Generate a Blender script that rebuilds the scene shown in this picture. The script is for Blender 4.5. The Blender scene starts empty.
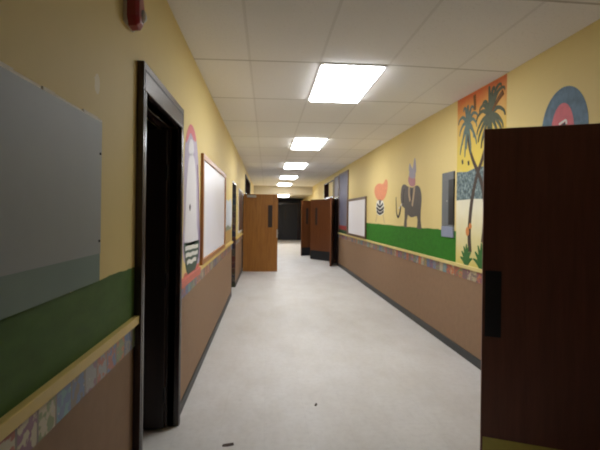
import bpy, bmesh, math, random
from mathutils import Vector, Matrix
random.seed(7)
S = bpy.context.scene
C = S.collection

# ---------------------------------------------------------------- dimensions (metres)
XL, XR = -0.643, 2.14          # corridor faces of the two walls
CEIL = 2.85
YB, YF = -7.0, 25.4            # wall behind the viewer, far end wall
YH = 20.2                      # where the ceiling steps down
CLOW = 2.46
WT = 0.14                      # wall thickness
RAIL = 1.0

# ---------------------------------------------------------------- materials
def new_mat(name):
    m = bpy.data.materials.new(name); m.use_nodes = True
    nt = m.node_tree
    return m, nt, nt.nodes['Principled BSDF']

def N(nt, kind, **kw):
    n = nt.nodes.new(kind)
    for k, v in kw.items(): setattr(n, k, v)
    return n

def lk(nt, a, b): nt.links.new(a, b)

def mth(nt, op, a, b=None, c=None):
    n = N(nt, 'ShaderNodeMath', operation=op)
    for i, v in enumerate((a, b, c)):
        if v is None: continue
        if isinstance(v, (int, float)): n.inputs[i].default_value = v
        else: lk(nt, v, n.inputs[i])
    return n.outputs[0]

def mix(nt, fac, a, b, blend='MIX'):
    n = N(nt, 'ShaderNodeMix', data_type='RGBA', blend_type=blend)
    for sock, v in ((n.inputs[0], fac), (n.inputs[6], a), (n.inputs[7], b)):
        if isinstance(v, (int, float)): sock.default_value = v
        elif isinstance(v, tuple): sock.default_value = v if len(v) == 4 else v + (1,)
        else: lk(nt, v, sock)
    return n.outputs[2]

def noise(nt, vec, scale, detail=4, rough=.55):
    n = N(nt, 'ShaderNodeTexNoise')
    n.inputs['Scale'].default_value = scale; n.inputs['Detail'].default_value = detail
    n.inputs['Roughness'].default_value = rough
    lk(nt, vec, n.inputs['Vector'])
    return n.outputs['Fac']

def coords(nt): return N(nt, 'ShaderNodeTexCoord').outputs['Object']

def scaled(nt, vec, s):
    n = N(nt, 'ShaderNodeMapping'); n.inputs['Scale'].default_value = s
    lk(nt, vec, n.inputs['Vector']); return n.outputs['Vector']

def bump(nt, b, h, strength, dist=.01):
    n = N(nt, 'ShaderNodeBump'); n.inputs['Strength'].default_value = strength
    n.inputs['Distance'].default_value = dist
    lk(nt, h, n.inputs['Height']); lk(nt, n.outputs['Normal'], b.inputs['Normal'])

def paint(name, col, rough=.5, var=.12, scale=9, spec=.3, metal=0.):
    """a painted or plain surface with a little mottling of its own"""
    m, nt, b = new_mat(name)
    v = coords(nt)
    f = noise(nt, v, scale)
    lo = tuple(c * (1 - var) for c in col); hi = tuple(min(1, c * (1 + var)) for c in col)
    lk(nt, mix(nt, f, lo, hi), b.inputs['Base Color'])
    b.inputs['Roughness'].default_value = rough
    b.inputs['Specular IOR Level'].default_value = spec
    b.inputs['Metallic'].default_value = metal
    return m

def wood(name, dark, light, rough=.4, grain=(14, 14, .9), spec=.4):
    m, nt, b = new_mat(name)
    v = scaled(nt, coords(nt), grain)
    f = noise(nt, v, 2.2, 6, .6)
    f2 = noise(nt, scaled(nt, coords(nt), (60, 60, 2)), 3, 3)
    k = mth(nt, 'ADD', mth(nt, 'MULTIPLY', f, .75), mth(nt, 'MULTIPLY', f2, .25))
    k = mth(nt, 'MULTIPLY_ADD', k, 2.4, -.7); 
    n = N(nt, 'ShaderNodeClamp'); lk(nt, k, n.inputs[0])
    lk(nt, mix(nt, n.outputs[0], dark, light), b.inputs['Base Color'])
    b.inputs['Roughness'].default_value = rough
    b.inputs['Specular IOR Level'].default_value = spec
    return m

CREAM = (.715, .57, .25)
BROWN = (.275, .172, .103)
GREENR = (.028, .165, .012)
GREENL = (.07, .135, .032)

def wall_mat(name, ga, gb, gz, green, chip=None):
    """cream wall, brown wainscot below, a painted green band between ya..yb under gz"""
    m, nt, b = new_mat(name)
    v = coords(nt)
    sp = N(nt, 'ShaderNodeSeparateXYZ'); lk(nt, v, sp.inputs[0])
    y, z = sp.outputs['Y'], sp.outputs['Z']
    big = noise(nt, v, 1.3, 3); fine = noise(nt, v, 14, 5)
    cream = mix(nt, mth(nt, 'MULTIPLY', big, .55), tuple(c * 1.06 for c in CREAM), tuple(c * .86 for c in CREAM))
    cream = mix(nt, mth(nt, 'MULTIPLY', fine, .16), cream, (.58, .46, .18))
    brown = mix(nt, fine, tuple(c * .86 for c in BROWN), tuple(c * 1.12 for c in BROWN))
    grn = mix(nt, noise(nt, scaled(nt, v, (5, 5, 12)), 1.6, 5), tuple(c * .7 for c in green), tuple(c * 1.35 for c in green))
    wob = mth(nt, 'MULTIPLY_ADD', noise(nt, v, 6, 4), .03, -.015)
    below = mth(nt, 'LESS_THAN', mth(nt, 'ADD', z, wob), gz)
    inside = mth(nt, 'MULTIPLY', mth(nt, 'GREATER_THAN', mth(nt, 'ADD', y, wob), ga), mth(nt, 'LESS_THAN', y, gb))
    col = mix(nt, mth(nt, 'MULTIPLY', below, inside), cream, grn)
    col = mix(nt, mth(nt, 'LESS_THAN', z, .93), col, brown)
    if chip:
        d = N(nt, 'ShaderNodeVectorMath', operation='DISTANCE')
        lk(nt, scaled(nt, v, (1, 1, .7)), d.inputs[0]); d.inputs[1].default_value = (chip[0], chip[1], chip[2] * .7)
        near = mth(nt, 'LESS_THAN', mth(nt, 'ADD', d.outputs['Value'], mth(nt, 'MULTIPLY', noise(nt, v, 40), .04)), .045)
        col = mix(nt, mth(nt, 'MULTIPLY', near, .5), col, (.8, .76, .6))
    lk(nt, col, b.inputs['Base Color'])
    b.inputs['Roughness'].default_value = .6
    b.inputs['Specular IOR Level'].default_value = .14
    bump(nt, b, noise(nt, v, 90, 3), .12, .004)
    return m

def mosaic_mat(name, axis='Y', cell=.105, tone=1.):
    """hand-painted square tiles, each of its own colours"""
    m, nt, b = new_mat(name)
    v = coords(nt)
    sp = N(nt, 'ShaderNodeSeparateXYZ'); lk(nt, v, sp.inputs[0])
    y = sp.outputs[axis]
    u = mth(nt, 'DIVIDE', y, cell)
    idx = mth(nt, 'ADD', mth(nt, 'FLOOR', u), 47.0); fr = mth(nt, 'FRACT', u)
    wn = N(nt, 'ShaderNodeTexWhiteNoise', noise_dimensions='1D'); lk(nt, idx, wn.inputs['W'])
    wn2 = N(nt, 'ShaderNodeTexWhiteNoise', noise_dimensions='1D'); lk(nt, mth(nt, 'ADD', idx, 61.3), wn2.inputs['W'])
    def ramp(fac):
        r = N(nt, 'ShaderNodeValToRGB'); r.color_ramp.interpolation = 'CONSTANT'  # flat paint colours
        cols = [(.10, .16, .30), (.42, .10, .05), (.17, .13, .10), (.20, .25, .09), (.06, .08, .22),
                (.50, .42, .26), (.12, .28, .30), (.55, .16, .05), (.23, .09, .14), (.28, .27, .24)]
        cols = [tuple(q * tone for q in c) for c in cols]
        e = r.color_ramp.elements
        e[0].color = cols[0] + (1,); e[1].position = .1; e[1].color = cols[1] + (1,)
        for i, c in enumerate(cols[2:], 2):
            k = e.new(i * .1); k.color = c + (1,)
        lk(nt, fac, r.inputs[0]); return r.outputs[0]
    a, c = ramp(wn.outputs['Value']), ramp(wn2.outputs['Value'])
    blotch = noise(nt, v, 34, 2, .4)
    pick = N(nt, 'ShaderNodeMapRange'); lk(nt, blotch, pick.inputs[0])
    pick.inputs[1].default_value = .48; pick.inputs[2].default_value = .54
    col = mix(nt, pick.outputs[0], a, c)
    sp2 = mth(nt, 'GREATER_THAN', noise(nt, v, 60, 1), .70)
    col = mix(nt, mth(nt, 'MULTIPLY', sp2, .7), col, (.45 * tone, .43 * tone, .36 * tone))
    edge = mth(nt, 'MINIMUM', fr, mth(nt, 'SUBTRACT', 1.0, fr))
    col = mix(nt, mth(nt, 'LESS_THAN', edge, .05), col, (.16, .12, .09))
    lk(nt, col, b.inputs['Base Color'])
    b.inputs['Roughness'].default_value = .4
    return m

def floor_mat():
    m, nt, b = new_mat('waxed_vinyl_tile')
    v = coords(nt)
    br = N(nt, 'ShaderNodeTexBrick'); br.offset = 0
    br.inputs['Scale'].default_value = 1; br.inputs['Brick Width'].default_value = .305
    br.inputs['Row Height'].default_value = .305; br.inputs['Mortar Size'].default_value = .0022
    br.inputs['Mortar Smooth'].default_value = .3
    br.inputs['Color1'].default_value = (.64, .625, .61, 1); br.inputs['Color2'].default_value = (.655, .64, .62, 1)
    br.inputs['Mortar'].default_value = (.60, .585, .57, 1)
    lk(nt, v, br.inputs['Vector'])
    dirt = N(nt, 'ShaderNodeMapRange'); lk(nt, noise(nt, scaled(nt, v, (1.5, .8, 1)), 1.5, 6, .68), dirt.inputs[0])
    dirt.inputs[1].default_value = .38; dirt.inputs[2].default_value = .72
    col = mix(nt, mth(nt, 'MULTIPLY', dirt.outputs[0], .55), br.outputs['Color'], (.48, .44, .385))
    fine = N(nt, 'ShaderNodeMapRange'); lk(nt, noise(nt, v, 22, 5, .7), fine.inputs[0])
    fine.inputs[1].default_value = .45; fine.inputs[2].default_value = .72
    col = mix(nt, mth(nt, 'MULTIPLY', fine.outputs[0], .4), col, (.47, .45, .43))
    speck = mth(nt, 'GREATER_THAN', noise(nt, v, 42, 2), .72)
    col = mix(nt, mth(nt, 'MULTIPLY', speck, .35), col, (.3, .28, .26))
    scuff = mth(nt, 'GREATER_THAN', noise(nt, scaled(nt, v, (3, 14, 1)), 2.6, 5), .70)
    col = mix(nt, mth(nt, 'MULTIPLY', scuff, .3), col, (.42, .40, .37))
    lk(nt, col, b.inputs['Base Color'])
    r = N(nt, 'ShaderNodeMapRange'); lk(nt, noise(nt, v, 3.2, 5), r.inputs[0])
    r.inputs[3].default_value = .42; r.inputs[4].default_value = .66
    lk(nt, r.outputs[0], b.inputs['Roughness'])
    b.inputs['Specular IOR Level'].default_value = .38
    bump(nt, b, noise(nt, v, 7, 4), .06, .006)
    return m

def ceiling_mat():
    """2 x 4 ft lay-in tiles: grid lines every .61 m across and 1.22 m along"""
    m, nt, b = new_mat('lay_in_ceiling_tile')
    v = coords(nt)
    sp0 = N(nt, 'ShaderNodeSeparateXYZ'); lk(nt, v, sp0.inputs[0])
    cmb = N(nt, 'ShaderNodeCombineXYZ'); lk(nt, sp0.outputs['X'], cmb.inputs[0])
    lk(nt, mth(nt, 'MULTIPLY_ADD', sp0.outputs['X'], .03, mth(nt, 'SUBTRACT', sp0.outputs['Y'], .0135)), cmb.inputs[1])   # the grid runs a little out of square
    sp = N(nt, 'ShaderNodeSeparateXYZ'); lk(nt, cmb.outputs[0], sp.inputs[0])
    def line(c, off, pitch, half):
        f = mth(nt, 'FRACT', mth(nt, 'DIVIDE', mth(nt, 'SUBTRACT', c, off - 20 * pitch), pitch))
        d = mth(nt, 'MULTIPLY', mth(nt, 'MINIMUM', f, mth(nt, 'SUBTRACT', 1.0, f)), pitch)
        return mth(nt, 'LESS_THAN', d, half)
    gx = line(sp.outputs['X'], .445, .61, .011); gy = line(sp.outputs['Y'], 3.72, 1.22, .011)
    grid = mth(nt, 'MAXIMUM', mth(nt, 'MULTIPLY', gx, .28), gy)
    def cellid(c, off, pitch): return mth(nt, 'FLOOR', mth(nt, 'DIVIDE', mth(nt, 'SUBTRACT', c, off - 20 * pitch), pitch))
    wn = N(nt, 'ShaderNodeTexWhiteNoise', noise_dimensions='2D')
    cb = N(nt, 'ShaderNodeCombineXYZ')
    lk(nt, cellid(sp.outputs['X'], .445, .61), cb.inputs[0]); lk(nt, cellid(sp.outputs['Y'], 3.72, 1.22), cb.inputs[1])
    lk(nt, cb.outputs[0], wn.inputs['Vector'])
    col = mix(nt, wn.outputs['Value'], (.83, .82, .80), (.88, .87, .85))
    stain = noise(nt, v, .8, 4)
    col = mix(nt, mth(nt, 'MULTIPLY', stain, .25), col, (.76, .73, .67))
    pits = mth(nt, 'GREATER_THAN', noise(nt, v, 60, 3), .62)
    col = mix(nt, mth(nt, 'MULTIPLY', pits, .25), col, (.60, .585, .55))
    col = mix(nt, mth(nt, 'MULTIPLY', grid, .75), col, (.42, .40, .35))
    lk(nt, col, b.inputs['Base Color'])
    b.inputs['Roughness'].default_value = .9
    b.inputs['Specular IOR Level'].default_value = .1
    bump(nt, b, mth(nt, 'SUBTRACT', noise(nt, v, 60, 3), mth(nt, 'MULTIPLY', grid, .4)), .25, .006)
    return m

def emit(name, col, s):
    m, nt, b = new_mat(name)
    b.inputs['Base Color'].default_value = col + (1,)
    b.inputs['Emission Color'].default_value = col + (1,)
    b.inputs['Emission Strength'].default_value = s
    return m

M = {}
M['floor'] = floor_mat(); M['ceil'] = ceiling_mat()
M['wall_l'] = wall_mat('painted_wall_with_dark_green_band', -9, 2.19, 1.256, GREENL, (XL, 1.665, 2.0))
M['wall_r'] = wall_mat('painted_wall_with_green_band', 4.70, 12.6, 1.355, GREENR)
M['cream'] = paint('cream_paint', (.52, .46, .34), .6, .06, 2)
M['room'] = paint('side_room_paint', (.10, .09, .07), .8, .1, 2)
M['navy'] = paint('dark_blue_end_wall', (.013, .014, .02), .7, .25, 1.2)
M['rail'] = paint('yellow_varnished_rail', (.66, .49, .15), .42, .15, 7)
M['rail_r'] = paint('pale_yellow_rail', (.68, .55, .22), .4, .12, 7)
M['mosaic'] = mosaic_mat('painted_tile_border', 'Y', .105, .85)
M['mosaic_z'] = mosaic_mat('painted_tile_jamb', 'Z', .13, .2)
M['base'] = paint('dark_vinyl_cove', (.042, .042, .04), .5, .3, 12)
M['frame'] = paint('dark_brown_enamel', (.035, .017, .015), .26, .2, 20, .6)
M['groove'] = paint('black_groove', (.006, .005, .005), .6, .1)
M['door_far'] = wood('golden_brown_door_veneer', (.22, .082, .010), (.40, .175, .030))
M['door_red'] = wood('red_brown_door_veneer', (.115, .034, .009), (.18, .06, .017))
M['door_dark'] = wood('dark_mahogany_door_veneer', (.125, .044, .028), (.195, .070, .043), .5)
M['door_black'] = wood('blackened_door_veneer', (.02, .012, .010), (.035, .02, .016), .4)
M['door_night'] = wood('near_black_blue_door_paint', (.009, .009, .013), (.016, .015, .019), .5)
M['black'] = paint('black_metal', (.012, .012, .014), .42, .2, 20, .4)
M['glass'] = paint('dark_wired_glass', (.05, .04, .036), .2, .1, 20, .5)
M['brass'] = paint('dull_brass_plate', (.50, .42, .08), .5, .15, 25, .5)
M['steel'] = paint('brushed_steel', (.42, .41, .39), .35, .1, 30, .5, .8)
M['white'] = paint('white_enamel_board', (.86, .86, .93), .34, .02, 3, .4)
M['oak'] = wood('orange_oak_frame', (.30, .12, .03), (.46, .20, .055), .35, (10, 10, 10))
M['walnut'] = wood('walnut_frame', (.06, .03, .02), (.11, .055, .035), .4, (10, 10, 10))
M['greyboard'] = paint('grey_painted_board', (.30, .325, .32), .55, .06, 5)
M['teal'] = paint('teal_painted_strip', (.165, .235, .205), .55, .08, 5)
M['chip'] = paint('bare_white_edge', (.80, .74, .62), .7, .15, 60)
M['alarm'] = paint('red_alarm_plastic', (.28, .012, .02), .3, .06, 10, .5)
M['alarm_plate'] = paint('off_white_plate', (.62, .57, .48), .45, .05, 10)
M['lens'] = paint('clear_strobe_lens', (.85, .83, .80), .06, .02, 10, .8)
M['tube'] = emit('lit_light_diffuser', (.94, .96, .99), 22)
M['lframe'] = paint('white_light_frame', (.75, .74, .70), .4, .03)
M['cabinet'] = paint('grey_cabinet_paint', (.13, .14, .145), .5, .12, 8)
M['bluegrey'] = paint('blue_grey_tray', (.24, .27, .36), .5, .1, 8)
# mural paints
def P(k, c, var=.15, sc=22): M[k] = paint('mural_paint_' + k, c, .6, var, sc)
P('pink', (.62, .16, .18)); P('rose', (.58, .17, .13)); P('lav', (.44, .38, .50)); P('offwhite', (.74, .72, .74), .05); P('deepgreen', (.045, .085, .055))
P('purple', (.17, .08, .19)); P('palewhite', (.75, .74, .68), .05)
P('coral', (.68, .25, .12), .25); P('ink', (.03, .025, .025)); P('greybrown', (.10, .085, .075), .2)
P('hotpink', (.45, .20, .22)); P('dusk', (.33, .30, .37)); P('tan', (.45, .33, .2))
P('palm', (.085, .10, .065), .35, 30); P('palm_teal', (.12, .17, .15), .35, 30); P('trunk', (.055, .035, .024), .3, 30)
P('plant', (.035, .14, .03), .4, 30); P('leafdark', (.16, .07, .02), .3, 30); P('orchid', (.6, .22, .06), .3, 30)
P('ringblue', (.085, .15, .21), .8, 14); P('ringpink', (.60, .13, .15), .3, 16)
P('lilac', (.135, .13, .175), .35, 3); P('red', (.25, .03, .03)); P('darkgreen', (.02, .055, .02)); P('skyblue', (.55, .58, .63), .25, 5)
P('ochre', (.42, .26, .09)); P('sage', (.22, .24, .17), .3); P('greypanel', (.30, .28, .30), .2, 3)

def sky_mat():
    """the painted sunset of the palm mural: orange at the top, yellow below, a teal sea, pale sand"""
    m, nt, b = new_mat('mural_paint_sunset_sea')
    v = coords(nt)
    sp = N(nt, 'ShaderNodeSeparateXYZ'); lk(nt, v, sp.inputs[0])
    z = mth(nt, 'ADD', sp.outputs['Z'], mth(nt, 'MULTIPLY_ADD', noise(nt, v, 5, 4), .24, -.12))
    r = N(nt, 'ShaderNodeValToRGB')
    lk(nt, mth(nt, 'DIVIDE', z, 2.0), r.inputs[0])      # object origin at z = .99
    e = r.color_ramp.elements
    e[0].position = 0; e[0].color = (.62, .52, .14, 1)
    e[1].position = .30; e[1].color = (.74, .69, .50, 1)
    for p, c in ((.36, (.70, .66, .50, 1)), (.52, (.66, .50, .06, 1)), (.64, (.66, .48, .07, 1)), (.755, (.66, .40, .09, 1)), (.84, (.64, .25, .05, 1)), (.90, (.60, .13, .025, 1))):
        k = e.new(p); k.color = c
    lk(nt, r.outputs[0], b.inputs['Base Color']); b.inputs['Roughness'].default_value = .6
    return m
M['sunset'] = sky_mat()
def sea_mat():
    m, nt, b = new_mat('mural_paint_sea')
    v = coords(nt)
    f = noise(nt, v, 26, 4)
    r = N(nt, 'ShaderNodeValToRGB'); lk(nt, f, r.inputs[0]); e = r.color_ramp.elements
    e[0].position = .36; e[0].color = (.03, .055, .055, 1); e[1].position = .66; e[1].color = (.26, .33, .31, 1)
    k = e.new(.5); k.color = (.10, .15, .16, 1)
    lk(nt, r.outputs[0], b.inputs['Base Color']); b.inputs['Roughness'].default_value = .6
    return m
M['sea'] = sea_mat()

# ---------------------------------------------------------------- geometry helpers (all in world metres)
def place(o, parent=None):
    C.objects.link(o)
    if parent is not None:
        o.parent = parent
        acc = Matrix.Identity(4); p = parent
        while p: acc = p.matrix_basis @ acc; p = p.parent
        if o.data is not None:
            o.data.transform(acc.inverted())
    return o

def build(name, bm, mat, parent=None, smooth=False, bevel=0.):
    bmesh.ops.recalc_face_normals(bm, faces=bm.faces[:])
    me = bpy.data.meshes.new(name); bm.to_mesh(me); bm.free()
    me.materials.append(M[mat] if isinstance(mat, str) else mat)
    if smooth:
        for p in me.polygons: p.use_smooth = True
    o = bpy.data.objects.new(name, me); place(o, parent)
    if bevel:
        b = o.modifiers.new('bevel', 'BEVEL'); b.width = bevel; b.segments = 2; b.limit_method = 'ANGLE'
    return o

def bx(bm, x0, x1, y0, y1, z0, z1, T=None):
    vs = [bm.verts.new(Vector(p) if T is None else T @ Vector(p)) for p in
          ((x0,y0,z0),(x1,y0,z0),(x1,y1,z0),(x0,y1,z0),(x0,y0,z1),(x1,y0,z1),(x1,y1,z1),(x0,y1,z1))]
    for f in ((0,3,2,1),(4,5,6,7),(0,1,5,4),(1,2,6,5),(2,3,7,6),(3,0,4,7)): bm.faces.new([vs[i] for i in f])
    return bm

def box(name, mat, parent, *b, T=None, bevel=0.):
    return build(name, bx(bmesh.new(), *b, T=T), mat, parent, bevel=bevel)

def prism(bm, pts, xa, xb):
    """an outline in the wall's (y, z) plane, extruded from x = xa to x = xb"""
    a = [bm.verts.new((xa, y, z)) for y, z in pts]; b = [bm.verts.new((xb, y, z)) for y, z in pts]
    n = len(pts)
    bm.faces.new(a); bm.faces.new(b[::-1])
    for i in range(n): bm.faces.new((a[i], a[(i+1) % n], b[(i+1) % n], b[i]))
    return bm

def wallx(side, d): return (XR - d) if side == 'R' else (XL + d)

def patch(name, mat, parent, side, d, *outlines, d0=.0004):
    """a painted shape on a wall face, standing d proud of it"""
    bm = bmesh.new()
    for i, pts in enumerate(outlines): prism(bm, pts, wallx(side, d0), wallx(side, d + i * .00012))
    return build(name, bm, mat, parent)

def smooth_line(pts, n=6):
    out = []
    P_ = [pts[0]] + list(pts) + [pts[-1]]
    for i in range(1, len(P_) - 2):
        p0, p1, p2, p3 = P_[i-1], P_[i], P_[i+1], P_[i+2]
        for k in range(n):
            t = k / n
            out.append(tuple(.5 * (2*b + (c-a)*t + (2*a-5*b+4*c-d)*t*t + (3*b-a-3*c+d)*t**3) for a, b, c, d in zip(p0, p1, p2, p3)))
    out.append(pts[-1]); return out

def stroke(pts, w0, w1=None, n=6):
    """outline of a brush stroke along pts, width w0 -> w1"""
    w1 = w0 if w1 is None else w1
    L = smooth_line(pts, n); lt, rt = [], []
    for i, p in enumerate(L):
        a, b = L[max(0, i-1)], L[min(len(L)-1, i+1)]
        t = Vector((b[0]-a[0], b[1]-a[1]))
        if t.length < 1e-9: t = Vector((1, 0))
        t.normalize(); w = (w0 + (w1-w0) * i / (len(L)-1)) / 2
        lt.append((p[0]-t.y*w, p[1]+t.x*w)); rt.append((p[0]+t.y*w, p[1]-t.x*w))
    return lt + rt[::-1]

def blob(pts, n=5):
    """closed smooth outline"""
    m = len(pts); out = []
    for i in range(m):
        p0, p1, p2, p3 = (pts[(i+k-1) % m] for k in range(4))
        for k in range(n):
            t = k / n
            out.append(tuple(.5 * (2*b + (c-a)*t + (2*a-5*b+4*c-d)*t*t + (3*b-a-3*c+d)*t**3) for a, b, c, d in zip(p0, p1, p2, p3)))
    return out

def ell(cy, cz, ry, rz, n=40): return [(cy + ry*math.cos(2*math.pi*i/n), cz + rz*math.sin(2*math.pi*i/n)) for i in range(n)]
def rect(y0, y1, z0, z1): return [(y0, z0), (y1, z0), (y1, z1), (y0, z1)]

def info(o, label, cat, kind=None, group=None):
    o['label'] = label; o['category'] = cat
    if kind: o['kind'] = kind
    if group: o['group'] = group
    return o

def thing(name, label, cat, loc, kind=None, group=None, rz=0.):
    o = bpy.data.objects.new(name, None); C.objects.link(o)
    o.empty_display_size = .1
    o.location = loc; o.rotation_euler = (0, 0, rz)
    return info(o, label, cat, kind, group)

def struct(o, label, cat): return info(o, label, cat, 'structure')

# ---------------------------------------------------------------- the shell
bm = bx(bmesh.new(), -5.0, 6.5, YB-.2, YF+.2, -.12, 0)
struct(build('floor', bm, 'floor'), 'pale grey waxed vinyl tile floor running down the corridor', 'floor')
bm = bmesh.new()
xs, ys = (XL-WT, .95, XR, XR+WT), (YB-.2, 3.7, 5.9, YH)
def sag(x, y): return CEIL - (.034 if x >= XR and y < 5 else 0)      # old ceiling, low along the right wall near the viewer
for x0, x1 in zip(xs, xs[1:]):
    for y0, y1 in zip(ys, ys[1:]):
        lo = [bm.verts.new((x, y, sag(x, y))) for x, y in ((x0, y0), (x1, y0), (x1, y1), (x0, y1))]
        hi = [bm.verts.new((x, y, CEIL+.1)) for x, y in ((x0, y0), (x1, y0), (x1, y1), (x0, y1))]
        bm.faces.new(lo); bm.faces.new(hi[::-1])
        for i in range(4): bm.faces.new((lo[i], lo[(i+1) % 4], hi[(i+1) % 4], hi[i]))
bmesh.ops.remove_doubles(bm, verts=bm.verts[:], dist=1e-5)
struct(build('ceiling', bm, 'ceil'), 'off-white lay-in tile ceiling with a thin grid, above the corridor', 'ceiling')
bm = bmesh.new(); bx(bm, XL-WT, XR+WT, YH, YF+.2, CLOW, CLOW+.1); bx(bm, XL, XR, YH, YH+.12, CLOW+.1, CEIL)
struct(build('ceiling_far', bm, 'cream'), 'lower cream ceiling with its dropped front, at the far end of the corridor', 'ceiling')
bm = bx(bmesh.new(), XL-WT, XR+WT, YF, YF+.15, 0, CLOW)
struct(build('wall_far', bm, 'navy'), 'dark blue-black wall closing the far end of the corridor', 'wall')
bm = bx(bmesh.new(), XL-WT, XR+WT, YB-.15, YB, 0, CEIL)  # unseen end, set far back and coloured dark to weaken light bounced forward
struct(build('wall_back', bm, 'room'), 'unseen wall, darkened to cut bounced light, closing the corridor behind the viewer', 'wall')

OPEN_L = [(2.205, 3.10, 2.125), (7.97, 8.95, 2.13), (11.32, 12.2, 2.06), (12.45, 15.9, 2.66)]
OPEN_R = [(1.32, 2.24, 2.06), (12.72, 13.42, 2.06), (13.74, 15.95, 2.66)]
def wall(name, mat, x0, x1, opens, label, fill=()):
    bm = bmesh.new(); y = YB
    for f in fill: bx(bm, x0+.01, x1, *f)
    for a, b, h in opens:
        bx(bm, x0, x1, y, a, 0, CEIL); bx(bm, x0, x1, a, b, h, CEIL); y = b
    bx(bm, x0, x1, y, YF, 0, CEIL)
    struct(build(name, bm, mat), label, 'wall')
wall('wall_left', 'wall_l', XL-WT, XL, OPEN_L, 'left corridor wall, cream over brown with a dark green painted band')
wall('wall_right', 'wall_r', XR, XR+WT, OPEN_R, 'right corridor wall, cream over brown with a bright green painted band', [(13.74, 14.85, 2.13, 2.66)])
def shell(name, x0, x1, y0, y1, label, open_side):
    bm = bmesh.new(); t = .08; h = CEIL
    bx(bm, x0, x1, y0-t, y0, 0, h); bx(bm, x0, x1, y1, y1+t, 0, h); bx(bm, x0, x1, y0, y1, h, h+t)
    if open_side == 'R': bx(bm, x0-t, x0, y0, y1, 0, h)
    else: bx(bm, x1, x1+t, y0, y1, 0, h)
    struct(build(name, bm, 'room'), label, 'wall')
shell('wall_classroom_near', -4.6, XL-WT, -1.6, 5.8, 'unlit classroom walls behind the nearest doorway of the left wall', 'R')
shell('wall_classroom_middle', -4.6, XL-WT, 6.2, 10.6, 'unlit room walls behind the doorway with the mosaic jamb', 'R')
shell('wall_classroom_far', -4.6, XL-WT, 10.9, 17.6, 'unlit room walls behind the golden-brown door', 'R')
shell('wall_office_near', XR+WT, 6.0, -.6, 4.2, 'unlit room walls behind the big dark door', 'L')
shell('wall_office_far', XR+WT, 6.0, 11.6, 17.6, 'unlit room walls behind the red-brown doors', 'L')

# rails, painted tile borders, cove base
def runs(name, side, mat, segs, d, z0, z1, label, cat, bevel=0.):
    bm = bmesh.new()
    for a, b in segs:
        xa, xb = sorted((wallx(side, 0), wallx(side, d))); bx(bm, xa, xb, a, b, z0, z1)
    struct(build(name, bm, mat, bevel=bevel), label, cat)
SL = [(YB, 2.15), (3.155, 7.97), (8.95, 11.3)]
SR = [(2.32, 12.68)]
runs('trim_1', 'L', 'rail', [SL[0], (4.10, 7.97), SL[2]], .026, .975, 1.015, 'yellow varnished wooden rail along the left wall', 'rail', .003)
runs('trim_2', 'R', 'rail_r', SR, .026, .962, 1.0, 'pale yellow wooden rail along the right wall', 'rail', .003)
runs('trim_12', 'L', 'rose', [(3.155, 4.10)], .026, .955, 1.015, 'rose painted length of the left rail under the white figure mural', 'rail', .003)
runs('trim_3', 'L', 'mosaic', SL, .006, .865, .975, 'border of painted tiles under the left rail', 'border')
runs('trim_4', 'R', 'mosaic', SR, .006, .85, .962, 'border of painted tiles under the right rail', 'border')
runs('baseboard_left', 'L', 'base', SL + [(12.22, 12.43), (15.95, YF)], .012, 0, .075, 'dark grey vinyl base strip along the left wall', 'baseboard')
runs('baseboard_right', 'R', 'base', [(YB, 1.25), (2.32, 12.66), (13.46, 13.7), (16.0, YF)], .012, 0, .09, 'dark grey vinyl base strip along the right wall', 'baseboard')

# door frames (fixed to the wall)
def door_frame(name, side, a, b, h, label, d=.035, face=.055, head=.14, mat='frame', transom=None):
    """a, b: clear opening; casing stands d proud of the wall, jambs line the wall thickness"""
    bm = bmesh.new()
    def seg(d0, d1, y0, y1, z0, z1):
        xa, xb = sorted((wallx(side, d0), wallx(side, d1))); bx(bm, xa, xb, y0, y1, z0, z1)
    seg(-WT, d, a-face, a, 0, h); seg(-WT, d, b, b+face, 0, h)
    seg(-WT, d, a-face, b+face, h, h+head)
    seg(-WT+.03, -.045, a, a+.014, 0, h); seg(-WT+.03, -.045, b-.014, b, 0, h)   # stops
    seg(-WT+.03, -.045, a, b, h-.014, h)
    o = build(name, bm, mat, bevel=.004)
    bm = bmesh.new(); seg(d-.002, d+.0012, a-face+.02, b+face-.02, h+head-.045, h+head-.036)
    seg(d-.002, d+.0012, a-face+.02, a-face+.027, 0, h+head-.036); seg(d-.002, d+.0012, b+face-.027, b+face-.02, 0, h+head-.036)
    build('groove', bm, 'groove', o)
    return struct(o, label, 'door frame')
# widen the openings a little so the jambs sit in them
door_frame('trim_5', 'L', 2.205, 3.10, 2.125, 'glossy dark brown metal door frame in the left wall, nearest the viewer')
door_frame('trim_6', 'R', 1.32, 2.24, 2.06, 'dark brown door frame the big dark door hangs from')

# the far door frames are plain thin casings
def casing(name, side, a, b, h, label, d=.02, face=.06, bar=None):
    bm = bmesh.new()
    def seg(y0, y1, z0, z1, d0=-WT):
        xa, xb = sorted((wallx(side, d0), wallx(side, d))); bx(bm, xa, xb, y0, y1, z0, z1)
    seg(a-.0, a+.04, 0, h); seg(b-.04, b, 0, h); seg(a, b, h-.04, h)
    if bar: seg(a+.04, b-.04, bar, bar+.06)
    struct(build(name, bm, 'frame', bevel=.003), label, 'door frame')
casing('trim_7', 'L', 11.32, 12.2, 2.06, 'dark casing of the doorway behind the golden-brown door')
casing('trim_8', 'L', 12.45, 15.9, 2.66, 'tall dark casing high in the left wall past the golden-brown door', bar=2.07)
casing('trim_9', 'R', 12.72, 13.42, 2.06, 'dark casing beside the framed lavender panel')
casing('trim_10', 'R', 13.74, 15.95, 2.66, 'tall dark casing of the red-brown double doors', bar=2.07)
casing('trim_11', 'L', 7.97, 8.95, 2.13, 'dark casing of the doorway with the mosaic jamb', d=.004)

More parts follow.
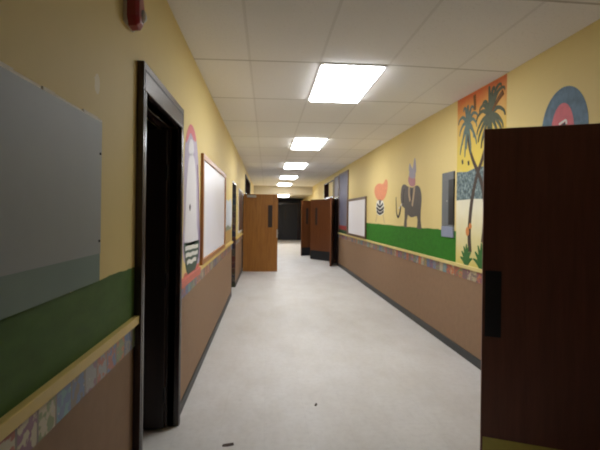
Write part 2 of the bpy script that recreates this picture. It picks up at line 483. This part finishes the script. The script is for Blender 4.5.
# strip of painted tiles covering the far jamb of the second doorway on the left
o = box('mosaic_jamb_panel', 'mosaic_z', None, XL-WT+.005, XL+.002, 8.895, 8.91, .0, 2.085)
info(o, 'tall narrow strip of painted tiles on the doorway jamb past the left whiteboard', 'mosaic panel')

# ---------------------------------------------------------------- doors
def leaf_T(hx, hy, fx, fy):
    """frame whose x axis runs from the hinge to the free edge"""
    d = Vector((fx-hx, fy-hy, 0)); w = d.length
    return math.atan2(d.y, d.x), w

def door(name, label, hinge, free, mat, h=2.03, z0=.012, slit=None, kick=None, kmat='brass', push=None, face=1, t=.044):
    """local: x 0..w hinge to free edge, y = thickness; face = +1 / -1 says which y side the fittings sit on"""
    ang, w = leaf_T(*hinge, *free)
    r = thing(name, label, 'door', (hinge[0], hinge[1], 0), 'structure', rz=ang)
    T = Matrix.Translation((hinge[0], hinge[1], 0)) @ Matrix.Rotation(ang, 4, 'Z')
    o = box('leaf', mat, r, 0, w, -t/2, t/2, z0, h, T=T, bevel=.003)
    def sidebox(nm, m, x0, x1, zz0, zz1, th, both=True, bevel=.0015, par=r, off=0):
        bm = bmesh.new()
        for sgn in ((1, -1) if both else (face,)):
            a, b = sorted((sgn*(t/2+off), sgn*(t/2+off+th))); bx(bm, x0, x1, a, b, zz0, zz1, T=T)
        return build(nm, bm, m, par, bevel=bevel)
    if slit:
        x0, x1, za, zb = slit
        p = sidebox('vision_panel', 'glass', x0, x1, za, zb, .003)
        for (a, b, c, d) in ((x0-.014, x1+.014, zb, zb+.014), (x0-.014, x1+.014, za-.014, za), (x0-.014, x0, za, zb), (x1, x1+.014, za, zb)):
            pass
        bm = bmesh.new()
        for sgn in (1, -1):
            ya, yb = sorted((sgn*t/2, sgn*(t/2+.008)))
            for (a, b, c, d) in ((x0-.014, x1+.014, zb, zb+.014), (x0-.014, x1+.014, za-.014, za), (x0-.014, x0, za, zb), (x1, x1+.014, za, zb)):
                bx(bm, a, b, ya, yb, c, d, T=T)
        build('panel_bead', bm, mat, p)
    if kick: sidebox('kick_plate', kmat, .012, w-.012, z0+.004, kick, .0022)
    if push: sidebox('push_plate', 'black', *push, .003)
    for zc in (.25, 1.05, 1.8):
        bm = bmesh.new()
        bmesh.ops.create_cone(bm, segments=14, radius1=.008, radius2=.008, depth=.11, cap_ends=True,
                              matrix=T @ Matrix.Translation((-.004, face*(t/2+.004), zc)))
        build('hinge', bm, 'black', r, smooth=False)
    return r, T, w, sidebox

# big dark door at the near right, swung out into the corridor
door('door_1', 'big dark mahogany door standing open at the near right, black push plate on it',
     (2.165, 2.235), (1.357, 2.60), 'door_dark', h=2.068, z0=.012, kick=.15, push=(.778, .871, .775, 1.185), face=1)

# black leaf folded back into the dark room, left
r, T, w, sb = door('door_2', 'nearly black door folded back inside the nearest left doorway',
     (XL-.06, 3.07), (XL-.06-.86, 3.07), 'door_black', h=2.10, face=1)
for sgn in (1, -1):
    bm = bmesh.new()
    bmesh.ops.create_cone(bm, segments=18, radius1=.03, radius2=.03, depth=.012, cap_ends=True,
        matrix=T @ Matrix.Translation((w-.07, sgn*.028, 1.0)) @ Matrix.Rotation(math.pi/2, 4, 'X'))
    bmesh.ops.create_uvsphere(bm, u_segments=16, v_segments=10, radius=.027,
        matrix=T @ Matrix.Translation((w-.07, sgn*.07, 1.0)))
    bmesh.ops.create_cone(bm, segments=14, radius1=.011, radius2=.011, depth=.045, cap_ends=True,
        matrix=T @ Matrix.Translation((w-.07, sgn*.045, 1.0)) @ Matrix.Rotation(math.pi/2, 4, 'X'))
    build('door_knob', bm, 'steel', r, smooth=True)

# golden-brown leaf standing across the left half of the corridor
r, T, w, sb = door('door_3', 'golden-brown door with a narrow dark window, standing out from the left wall',
     (XL+.03, 11.25), (.285, 11.25), 'door_far', h=2.035, slit=(.64, .755, 1.17, 1.75), face=-1)
# closer with its arm at the top of the leaf
cl = box('door_closer', 'steel', r, .09, .33, -.085, -.022, 1.945, 2.005, T=T, bevel=.008)
bm = bx(bmesh.new(), .03, .30, -.06, -.045, 2.006, 2.022, T=T @ Matrix.Rotation(.12, 4, 'Z'))
build('closer_arm', bm, 'black', cl)
pl = box('latch_plate', 'steel', r, w-.03, w+.003, -.026, .026, .90, 1.12, T=T, bevel=.002)
box('latch_bolt', 'steel', pl, w, w+.012, -.012, .012, 1.0, 1.04, T=T, bevel=.003)

# red-brown pair on the right, and the half-open dark one before them
door('door_4', 'red-brown door with a narrow window and black kick plate, nearer leaf of the double doors',
     (XR-.03, 13.76), (1.50, 14.53), 'door_red', slit=(.66, .75, 1.17, 1.75), kick=.31, kmat='black', face=-1)
door('door_5', 'red-brown door farther back, half hidden behind the nearer leaf of the double doors',
     (XR-.03, 15.93), (1.255, 15.58), 'door_red', slit=(.66, .75, 1.17, 1.75), kick=.31, kmat='black', face=-1)
door('door_6', 'narrow dark door seen almost edge-on beside the framed lavender panel',
     (XR-.03, 13.36), (1.865, 12.42), 'door_red', h=2.03, face=-1)

# dark pair of doors on the far end wall
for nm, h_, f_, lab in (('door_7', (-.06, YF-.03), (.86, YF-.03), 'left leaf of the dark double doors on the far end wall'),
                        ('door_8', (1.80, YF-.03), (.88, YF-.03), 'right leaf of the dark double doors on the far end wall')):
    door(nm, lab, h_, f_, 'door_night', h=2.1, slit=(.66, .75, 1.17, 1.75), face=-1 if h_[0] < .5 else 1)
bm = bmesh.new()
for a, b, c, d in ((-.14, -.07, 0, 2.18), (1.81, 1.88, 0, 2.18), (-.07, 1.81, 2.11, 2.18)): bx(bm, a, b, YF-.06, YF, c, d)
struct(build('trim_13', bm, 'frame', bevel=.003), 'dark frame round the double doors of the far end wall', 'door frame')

# ---------------------------------------------------------------- ceiling lights
WHERE = ['nearest the viewer', 'second from the viewer', 'third from the viewer', 'fourth from the viewer', 'farthest on the tiled ceiling']
for i in range(5):
    y0 = 3.72 + 3.66 * i; y1 = y0 + 1.2
    r = thing('ceiling_light', 'lit white rectangular ceiling light in the tile grid, ' + WHERE[i], 'ceiling light', (.75, (y0+y1)/2, CEIL-.012), group='ceiling lights down the corridor')
    bm = bmesh.new(); x0, x1 = .455, 1.045; f = .018; za, zb = CEIL-.012, CEIL
    bx(bm, x0, x1, y0, y0+f, za, zb); bx(bm, x0, x1, y1-f, y1, za, zb); bx(bm, x0, x0+f, y0+f, y1-f, za, zb); bx(bm, x1-f, x1, y0+f, y1-f, za, zb)
    build('light_frame', bm, 'lframe', r)
    box('diffuser', 'tube', r, x0+f, x1-f, y0+f, y1-f, CEIL-.032, CEIL-.001, bevel=.012)
r = thing('ceiling_light', 'lit white box light under the low cream ceiling at the far end', 'ceiling light', (.75, 20.9, CLOW-.08), group='ceiling lights down the corridor')
box('light_frame', 'lframe', r, .44, 1.06, 20.38, 21.58, CLOW-.02, CLOW)
box('diffuser', 'tube', r, .46, 1.04, 20.4, 21.56, CLOW-.08, CLOW-.02, bevel=.01)

# ---------------------------------------------------------------- left wall things
# grey board with a teal lower strip and chipped white top edge
r = thing('wall_board', 'flat grey board with a teal lower strip, screwed to the near left wall', 'board', (XL, 1.0, 1.258))
box('grey_sheet', 'greyboard', r, XL, XL+.010, .35, 1.69, 1.362, 1.862)
box('teal_strip', 'teal', r, XL, XL+.010, .35, 1.685, 1.258, 1.362)
bm = bmesh.new(); y = .36
while y < 1.67:
    L = random.uniform(.05, .2); bx(bm, XL, XL+random.uniform(.008, .0115), y, min(1.69, y+L), 1.862, 1.862+random.uniform(.006, .012)); y += L + random.choice((0, 0, .01))
build('chipped_edge', bm, 'chip', r)
for z in (1.74, 1.41):
    bm = bmesh.new()
    bmesh.ops.create_cone(bm, segments=12, radius1=.005, radius2=.004, depth=.004, cap_ends=True,
        matrix=Matrix.Translation((XL+.012, 1.675, z)) @ Matrix.Rotation(math.pi/2, 4, 'Y'))
    build('screw', bm, 'black', r)

# fire alarm
ay, az = 2.0, 2.425
r = thing('fire_alarm', 'red fire alarm with a clear strobe, high on the left wall by the door frame', 'fire alarm', (XL, ay, az))
box('back_plate', 'alarm_plate', r, XL, XL+.014, ay-.062, ay+.062, az-.062, az+.105, bevel=.003)
bm = bmesh.new()
def ring_sec(x, sy, sz): return [bm.verts.new((x, ay+c*sy, az+.012+s*sz*1.15)) for c, s in
    ((-1,-.55),(-.55,-1),(.55,-1),(1,-.55),(1,.55),(.55,1),(-.55,1),(-1,.55))]
secs = [ring_sec(XL+.012, .056, .07), ring_sec(XL+.05, .054, .068), ring_sec(XL+.064, .040, .052)]
for a, b in zip(secs, secs[1:]):
    for i in range(8): bm.faces.new((a[i], a[(i+1) % 8], b[(i+1) % 8], b[i]))
bm.faces.new(secs[0]); bm.faces.new(secs[-1])
build('horn_body', bm, 'alarm', r, bevel=.003)
bm = bmesh.new()
bmesh.ops.create_uvsphere(bm, u_segments=16, v_segments=10, radius=.02, matrix=Matrix.Translation((XL+.064, ay+.012, az-.008)) @ Matrix.Diagonal((.9, 1, 1.5, 1)))
build('strobe_lens', bm, 'lens', r, smooth=True)

# mural: white figure under a pink arch on a dark green base
r = thing('figure_mural', 'painted white figure with a pink top and green base, beside the left whiteboard', 'mural', (XL, 3.7, .97))
patch('halo', 'lav', r, 'L', .0015, blob([(3.41, 1.136), (3.366, 1.504), (3.36, 1.89), (3.427, 2.11), (3.616, 2.251), (3.841, 2.227), (4.022, 2.011), (4.13, 1.55), (4.158, 1.052)]))
patch('pink_tip', 'pink', r, 'L', .0025, blob([(3.409, 2.075), (3.486, 2.184), (3.615, 2.257), (3.787, 2.243), (3.899, 2.166), (3.769, 2.153), (3.621, 2.186), (3.491, 2.105)]))
patch('side_shadow', 'purple', r, 'L', .0025, stroke([(3.986, 1.961), (4.077, 1.69), (4.132, 1.378), (4.113, 1.095)], .035))
patch('white_body', 'offwhite', r, 'L', .0035, blob([(3.442, 1.275), (3.426, 1.504), (3.46, 1.742), (3.507, 1.882), (3.545, 1.968), (3.656, 2.024), (3.817, 1.986), (3.915, 1.818), (3.954, 1.593), (3.984, 1.411), (4.024, 1.262)]))
patch('head', 'offwhite', r, 'L', .0035, blob([(3.533, 2.015), (3.558, 2.092), (3.647, 2.14), (3.746, 2.123), (3.771, 2.049), (3.657, 1.999)]))
patch('dark_mark', 'ink', r, 'L', .0045, blob([(3.586, 1.569), (3.621, 1.595), (3.655, 1.57), (3.625, 1.537)]))
patch('green_base', 'deepgreen', r, 'L', .0035, blob([(3.392, 1.278), (3.662, 1.271), (4.099, 1.262), (4.102, 1.153), (3.996, 1.043), (3.829, 0.992), (3.66, 0.973), (3.521, 1.043), (3.432, 1.165)], 4))
rows = []
for (a, b, n, wv) in (((184.8,249.0),(197.6,245.4),6,.8), ((185.2,256.0),(197.2,251.6),5,.8), ((186.6,262.5),(195.6,258.5),4,1.0)):
    rows.append((a, b, n, wv))
marks = [[(3.436, 1.236), (3.542, 1.235), (3.66, 1.229), (3.781, 1.228), (3.917, 1.22), (4.062, 1.218)], [(3.456, 1.178), (3.559, 1.18), (3.669, 1.169), (3.786, 1.172), (3.911, 1.161), (4.043, 1.162)], [(3.52, 1.114), (3.617, 1.121), (3.722, 1.103), (3.836, 1.113), (3.958, 1.104)]]
patch('white_marks', 'palewhite', r, 'L', .0045, *[stroke(m, .034, .034, 3) for m in marks])
patch('pink_ground', 'rose', r, 'L', .0030, blob([(3.405, 0.964), (3.408, 1.034), (3.521, 1.039), (3.776, 1.025), (4.098, 1.049), (4.137, 1.017), (4.153, 0.967), (3.832, 0.957), (3.548, 0.957)], 4))

# left whiteboard in an oak frame, sitting on the rail
def framed_board(name, label, side, y0, y1, z0, z1, fmat, bmat='white', fw=.055, fd=.03, tray=None):
    r = thing(name, label, 'whiteboard', (wallx(side, 0), (y0+y1)/2, z0))
    bm = bmesh.new()
    def seg(a, b, c, d, d0, d1):
        xa, xb = sorted((wallx(side, d0), wallx(side, d1))); bx(bm, xa, xb, a, b, c, d)
    seg(y0, y1, z1-fw, z1, 0, fd); seg(y0, y1, z0, z0+fw, 0, fd); seg(y0, y0+fw, z0+fw, z1-fw, 0, fd); seg(y1-fw, y1, z0+fw, z1-fw, 0, fd)
    build('board_frame', bm, fmat, r, bevel=.004)
    bm = bmesh.new(); seg(y0+fw, y1-fw, z0+fw, z1-fw, 0, .014)
    build('writing_surface', bm, bmat, r)
    if tray:
        bm = bmesh.new(); seg(y0+.1, y1-.1, z0+.012, z0+.026, fd, fd+.02); build('pen_tray', bm, fmat, r)
    return r
framed_board('whiteboard', 'whiteboard in an orange oak frame, standing on the left rail', 'L', 4.19, 6.45, 1.015, 2.10, 'oak')
framed_board('whiteboard', 'whiteboard in a dark walnut frame on the right wall, ending the green band', 'R', 9.08, 11.12, 1.0, 1.93, 'walnut')

# pale blue mural past the left whiteboard
r = thing('sea_mural', 'pale blue painted animal over ochre ground, between left whiteboard and mosaic jamb', 'mural', (XL, 7.2, 1.0))
patch('ground', 'ochre', r, 'L', .0015, rect(6.62, 7.86, 1.03, 1.24))
patch('backdrop', 'sage', r, 'L', .0015, rect(6.62, 7.86, 1.24, 1.36))
patch('blue_body', 'skyblue', r, 'L', .0025, blob([(6.6, 1.30), (6.62, 1.60), (6.85, 1.74), (7.2, 1.72), (7.6, 1.78), (7.86, 1.66), (7.88, 1.42), (7.7, 1.28), (7.1, 1.33)]))
patch('brown_post', 'tan', r, 'L', .0025, rect(6.62, 6.76, 1.62, 2.02))

# dark notice board past the mosaic jamb
r = thing('notice_board', 'dark notice board in a pale frame on the left wall, before the golden-brown door', 'notice board', (XL, 10.4, 1.1))
bm = bmesh.new()
for a, b, c, d in ((9.72, 11.2, 2.06, 2.10), (9.72, 11.2, 1.08, 1.12), (9.72, 9.76, 1.12, 2.06), (11.16, 11.2, 1.12, 2.06)): bx(bm, XL, XL+.008, a, b, c, d)
build('board_frame', bm, 'offwhite', r, bevel=.003)
box('dark_panel', 'walnut', r, XL, XL+.007, 9.76, 11.16, 1.12, 2.06)

# ---------------------------------------------------------------- right wall murals
# balloon-headed striped figure
r = thing('striped_figure_mural', 'painted orange blob above black and white striped legs, beside the right whiteboard', 'mural', (XR, 8.0, 1.4))
patch('orange_blob', 'coral', r, 'R', .002, blob([(8.429, 1.987), (8.355, 2.093), (8.091, 2.134), (7.805, 2.104), (7.64, 2.174), (7.509, 2.137), (7.503, 2.011), (7.594, 1.89), (7.757, 1.815), (8.001, 1.794), (8.281, 1.862)]))
patch('striped_body', 'palewhite', r, 'R', .002, blob([(8.224, 1.781), (8.003, 1.823), (7.769, 1.769), (7.696, 1.657), (7.745, 1.556), (7.988, 1.518), (8.212, 1.557), (8.279, 1.665)]))
st = [[(8.222, 1.742), (7.996, 1.68), (7.774, 1.739)], [(8.249, 1.674), (7.993, 1.613), (7.716, 1.666)], [(8.23, 1.606), (7.99, 1.551), (7.727, 1.602)], [(8.053, 1.815), (7.999, 1.737), (7.931, 1.811)]]
patch('stripes', 'ink', r, 'R', .003, *[stroke(s, .05, .05, 5) for s in st])
[patch('leg', 'tan', r, 'R', .002, stroke(s, .03, .03, 4)) for s in ([(8.19, 1.566), (8.239, 1.469), (8.312, 1.389)], [(7.779, 1.565), (7.734, 1.473), (7.663, 1.383)])]

# elephant and rider
r = thing('elephant_mural', 'painted grey elephant carrying a tall-hatted rider, above the green band', 'mural', (XR, 6.4, 1.35))
patch('elephant_body', 'greybrown', r, 'R', .002, blob([(6.712, 1.931), (6.654, 2.0), (6.53, 2.007), (6.386, 1.967), (6.161, 1.938), (5.993, 1.956), (5.871, 1.913), (5.804, 1.797), (5.811, 1.672), (5.835, 1.561), (5.877, 1.526), (6.06, 1.511), (6.232, 1.499), (6.393, 1.547), (6.491, 1.624), (6.666, 1.682), (6.732, 1.804)]))
patch('leg', 'greybrown', r, 'R', .0017, [(6.526, 1.64), (6.353, 1.577), (6.422, 1.44), (6.409, 1.336), (6.563, 1.346), (6.529, 1.485)])
patch('leg', 'greybrown', r, 'R', .0017, [(6.008, 1.576), (5.821, 1.631), (5.832, 1.477), (5.788, 1.332), (5.97, 1.338), (5.95, 1.462)])
patch('ear', 'ink', r, 'R', .003, stroke([(6.552, 1.938), (6.602, 1.831), (6.588, 1.72)], .03))
patch('trunk', 'ink', r, 'R', .003, stroke([(6.727, 1.675), (6.774, 1.563), (6.856, 1.498), (6.934, 1.555), (6.968, 1.697), (6.979, 1.83)], .055, .025))
patch('tusk', 'palewhite', r, 'R', .003, stroke([(6.667, 1.706), (6.768, 1.652), (6.852, 1.645)], .03, .01))
patch('strap', 'tan', r, 'R', .003, stroke([(6.322, 1.955), (6.327, 1.849), (6.273, 1.742)], .07, .06))
patch('strap', 'tan', r, 'R', .003, stroke([(6.092, 1.941), (6.13, 1.811), (6.181, 1.665)], .07, .06))
patch('cloth_gap', 'ink', r, 'R', .0035, stroke([(6.213, 1.918), (6.206, 1.755)], .05, .05))
patch('rider_body', 'hotpink', r, 'R', .003, blob([(6.376, 2.065), (6.319, 2.129), (6.19, 2.124), (6.08, 2.071), (6.064, 1.982), (6.14, 1.951), (6.295, 1.976)]))
patch('rider_head', 'dusk', r, 'R', .004, blob([(6.332, 2.122), (6.303, 2.195), (6.193, 2.206), (6.084, 2.158), (6.068, 2.084), (6.188, 2.072)]))
patch('rider_hat', 'dusk', r, 'R', .003, blob([(6.331, 2.19), (6.317, 2.31), (6.247, 2.257), (6.18, 2.22), (6.132, 2.31), (6.091, 2.366), (6.045, 2.256), (6.058, 2.141)]))

# grey wall cabinet beside the palm mural
r = thing('wall_cabinet', 'narrow grey metal wall box with a black slot, left of the palm tree mural', 'cabinet', (XR, 4.92, 1.41))
bm = bmesh.new()
y0, y1, z0, z1, dd = 4.745, 5.07, 1.40, 2.04, .018
for a, b, c, d in ((y0, y1, z1-.09, z1), (y0, y1, z0, z0+.02), (y1-.19, y1, z0+.02, z1-.09)):
    bx(bm, XR-dd, XR, a, b, c, d)
build('cabinet_body', bm, 'cabinet', r, bevel=.003)
box('black_slot', 'black', r, XR-.018, XR, y0, y1-.19, z0+.02, z1-.09)
box('lower_tray', 'bluegrey', r, XR-.022, XR, y0, y1, 1.275, 1.40, bevel=.004)
bm = bmesh.new()
bmesh.ops.create_cone(bm, segments=12, radius1=.009, radius2=.009, depth=.008, cap_ends=True, matrix=Matrix.Translation((XR-dd-.003, y1-.16, 1.7)) @ Matrix.Rotation(math.pi/2, 4, 'Y'))
build('lock', bm, 'steel', r)

# palm tree mural
r = thing('palm_mural', 'tall sunset mural with two crossing palm trees, reaching the ceiling on the right wall', 'mural', (XR, 4.2, 1.0))
patch('sunset_sky', 'sunset', r, 'R', .001, [(3.70, 1.0), (4.70, 1.0), (4.70, 2.83), (3.80, 2.812), (3.70, 2.812)])
sk = r.children[0]
patch('sea', 'sea', r, 'R', .002, [(3.70, 1.70), (3.95, 1.69), (4.3, 1.705), (4.70, 1.70), (4.70, 2.02), (4.45, 2.0), (4.2, 2.03), (3.9, 2.0), (3.70, 2.02)])
patch('trunk', 'trunk', r, 'R', .003, stroke([(4.443, 2.427), (4.405, 2.26), (4.312, 2.1), (4.202, 1.964), (4.118, 1.826), (4.064, 1.636), (4.067, 1.439), (4.094, 1.259)], .035, .075))
patch('trunk', 'trunk', r, 'R', .0036, stroke([(3.99, 2.476), (4.041, 2.272), (4.125, 2.097), (4.233, 1.936), (4.334, 1.683), (4.383, 1.378), (4.363, 1.146)], .035, .075))
def crown(cx, cz, fr): return [stroke([(cx, cz), (cx + dy*.5, cz + dz*.6 + .045), (cx + dy*.9, cz + dz*.92), (cx + dy, cz + dz - .05)], .05, .010, 5) for dy, dz in fr]
patch('palm_crown', 'palm_teal', r, 'R', .004, *crown((4.446, 2.514)[0], (4.446, 2.514)[1], [(-.20, -.02), (.19, -.05), (-.13, .17), (.10, .20), (-.20, -.20), (.17, -.26), (.0, .22), (.06, -.30), (-.08, -.28), (.22, .08), (-.22, .07), (.12, -.16), (-.14, -.12), (.02, -.22)]))
patch('palm_crown', 'palm', r, 'R', .005, *crown((3.99, 2.506)[0], (3.99, 2.506)[1], [(-.24, -.12), (.25, -.10), (-.26, .22), (-.20, .27), (.02, .30), (.14, .16), (-.16, -.22), (.16, -.25), (.04, -.28), (-.27, -.01), (.26, .04), (-.08, .27), (-.06, -.30), (.22, -.18), (-.22, -.17), (.20, .12)]))
patch('dark_frond', 'leafdark', r, 'R', .0045, stroke([(4.302, 2.785), (4.291, 2.699), (4.285, 2.625)], .05, .03))
patch('dark_frond', 'leafdark', r, 'R', .0065, stroke([(3.757, 2.662), (3.849, 2.613), (3.936, 2.531)], .05, .03))
for (cy, cz, k) in ((4.44, 1.01, 1.0), (4.12, 1.01, 1.15), (3.86, 1.01, 1.0)):
    pl = []
    for dy, dz in ((-.10, .20), (-.05, .27), (.0, .30), (.06, .26), (.11, .18), (-.13, .10), (.14, .09)):
        pl.append(stroke([(cy, cz), (cy + dy*.5*k, cz + dz*.45*k), (cy + dy*k, cz + dz*.72*k)], .075, .012, 4))
    patch('plant', 'plant', r, 'R', .005, *pl)
for e in ((4.42, 1.36, .04, .05), (4.36, 1.42, .03, .03), (3.98, 1.40, .05, .05)): patch('flower', 'orchid', r, 'R', .0045, ell(*e, 12))
for e in ([(4.565, 2.142), (4.552, 2.096)], [(4.423, 2.114), (4.411, 2.069)]): patch('bird', 'ink', r, 'R', .0045, stroke(e, .03))

# painted disc above the big dark door
r = thing('disc_mural', 'painted blue disc with a pink centre, rising above the big dark door', 'mural', (XR, 2.95, 2.16))
patch('blue_ring', 'ringblue', r, 'R', .002, ell(2.955, 2.165, .245, .305, 56))
patch('pink_centre', 'ringpink', r, 'R', .003, ell(2.965, 2.15, .12, .205, 48))
patch('white_mark', 'palewhite', r, 'R', .004, stroke([(2.998, 2.207), (2.96, 2.217), (2.926, 2.222), (2.92, 2.194)], .016, .016))
patch('black_mark', 'ink', r, 'R', .0035, blob([(2.976, 2.195), (2.95, 2.207), (2.929, 2.207), (2.925, 2.181), (2.954, 2.179)]))

# scraps on the floor
for name, x, y, a, lab in (('paper_scrap', -.235, 2.835, .05, 'small dark scrap of paper lying on the floor near the left doorway'),
                           ('paper_scrap', .409, 3.396, 1.1, 'tiny dark scrap lying alone in the middle of the floor')):
    s = .038 if x < 0 else .02
    bm = bmesh.new()
    P4 = [(-s, -.4*s), (-.2*s, -.5*s), (s, -.2*s), (.9*s, .35*s), (.1*s, .5*s), (-.9*s, .3*s)]
    T = Matrix.Translation((x, y, .0)) @ Matrix.Rotation(a, 4, 'Z')
    lo = [bm.verts.new(T @ Vector((px, py, .0005))) for px, py in P4]
    hi = [bm.verts.new(T @ Vector((px, py, .003 + .006 * (i % 3 == 0)))) for i, (px, py) in enumerate(P4)]
    bm.faces.new(lo[::-1]); bm.faces.new(hi)
    for i in range(6): bm.faces.new((lo[i], lo[(i+1) % 6], hi[(i+1) % 6], hi[i]))
    info(build(name, bm, 'trunk'), lab, 'scrap')

# framed lavender panel and the small one over the doorway
r = thing('display_panel', 'tall lavender painted panel with a red stripe, in a dark frame past the right whiteboard', 'panel', (XR, 11.85, 1.0))
y0, y1, z0, z1 = 11.16, 12.62, 1.0, 2.72
bm = bmesh.new()
for a, b, c, d in ((y0, y0+.13, z0, z1), (y1-.1, y1, z0, z1), (y0, y1, z1-.06, z1)): bx(bm, XR-.025, XR, a, b, c, d)
build('panel_frame', bm, 'walnut', r, bevel=.003)
box('lavender_sheet', 'lilac', r, XR-.01, XR, y0+.13, y1-.1, 1.22, z1-.06)
box('red_stripe', 'red', r, XR-.01, XR, y0+.13, y1-.1, 1.10, 1.22)
box('green_strip', 'darkgreen', r, XR-.01, XR, y0+.13, y1-.1, 1.0, 1.10)
r = thing('transom_panel', 'small greyish panel in a dark frame above the narrow dark door', 'panel', (XR, 13.1, 2.1))
bm = bmesh.new()
for a, b, c, d in ((12.7, 12.76, 2.08, 2.70), (13.42, 13.5, 2.08, 2.70), (12.76, 13.42, 2.66, 2.70)): bx(bm, XR-.025, XR, a, b, c, d)
build('panel_frame', bm, 'walnut', r, bevel=.003)
box('grey_sheet', 'greypanel', r, XR-.01, XR, 12.76, 13.42, 2.08, 2.66)

# ---------------------------------------------------------------- world, camera, view
w = bpy.data.worlds.new('World'); S.world = w; w.use_nodes = True
w.node_tree.nodes['Background'].inputs[0].default_value = (.02, .02, .022, 1)
w.node_tree.nodes['Background'].inputs[1].default_value = .2

cd = bpy.data.cameras.new('Camera'); cam = bpy.data.objects.new('Camera', cd); C.objects.link(cam)
F = 428.0
cd.sensor_fit = 'HORIZONTAL'; cd.sensor_width = 36.0; cd.lens = 36.0 * F / 600
cd.shift_y = -10.6 / 600
cd.clip_start = .02
yaw = math.atan(33 / F); roll = .0127
cam.matrix_world = (Matrix.Translation((0, 0, 1.52)) @ Matrix.Rotation(-yaw, 4, 'Z') @ Matrix.Rotation(math.pi/2, 4, 'X') @ Matrix.Rotation(roll, 4, 'Z'))
S.camera = cam
vs = S.view_settings
vs.view_transform = 'Standard'; vs.look = 'None'; vs.gamma = 1; vs.use_curve_mapping = False
vs.exposure = 0.0
S.cycles.filter_width = 2.0
S.cycles.max_bounces = 10; S.cycles.diffuse_bounces = 6
S.cycles.sample_clamp_indirect = 6
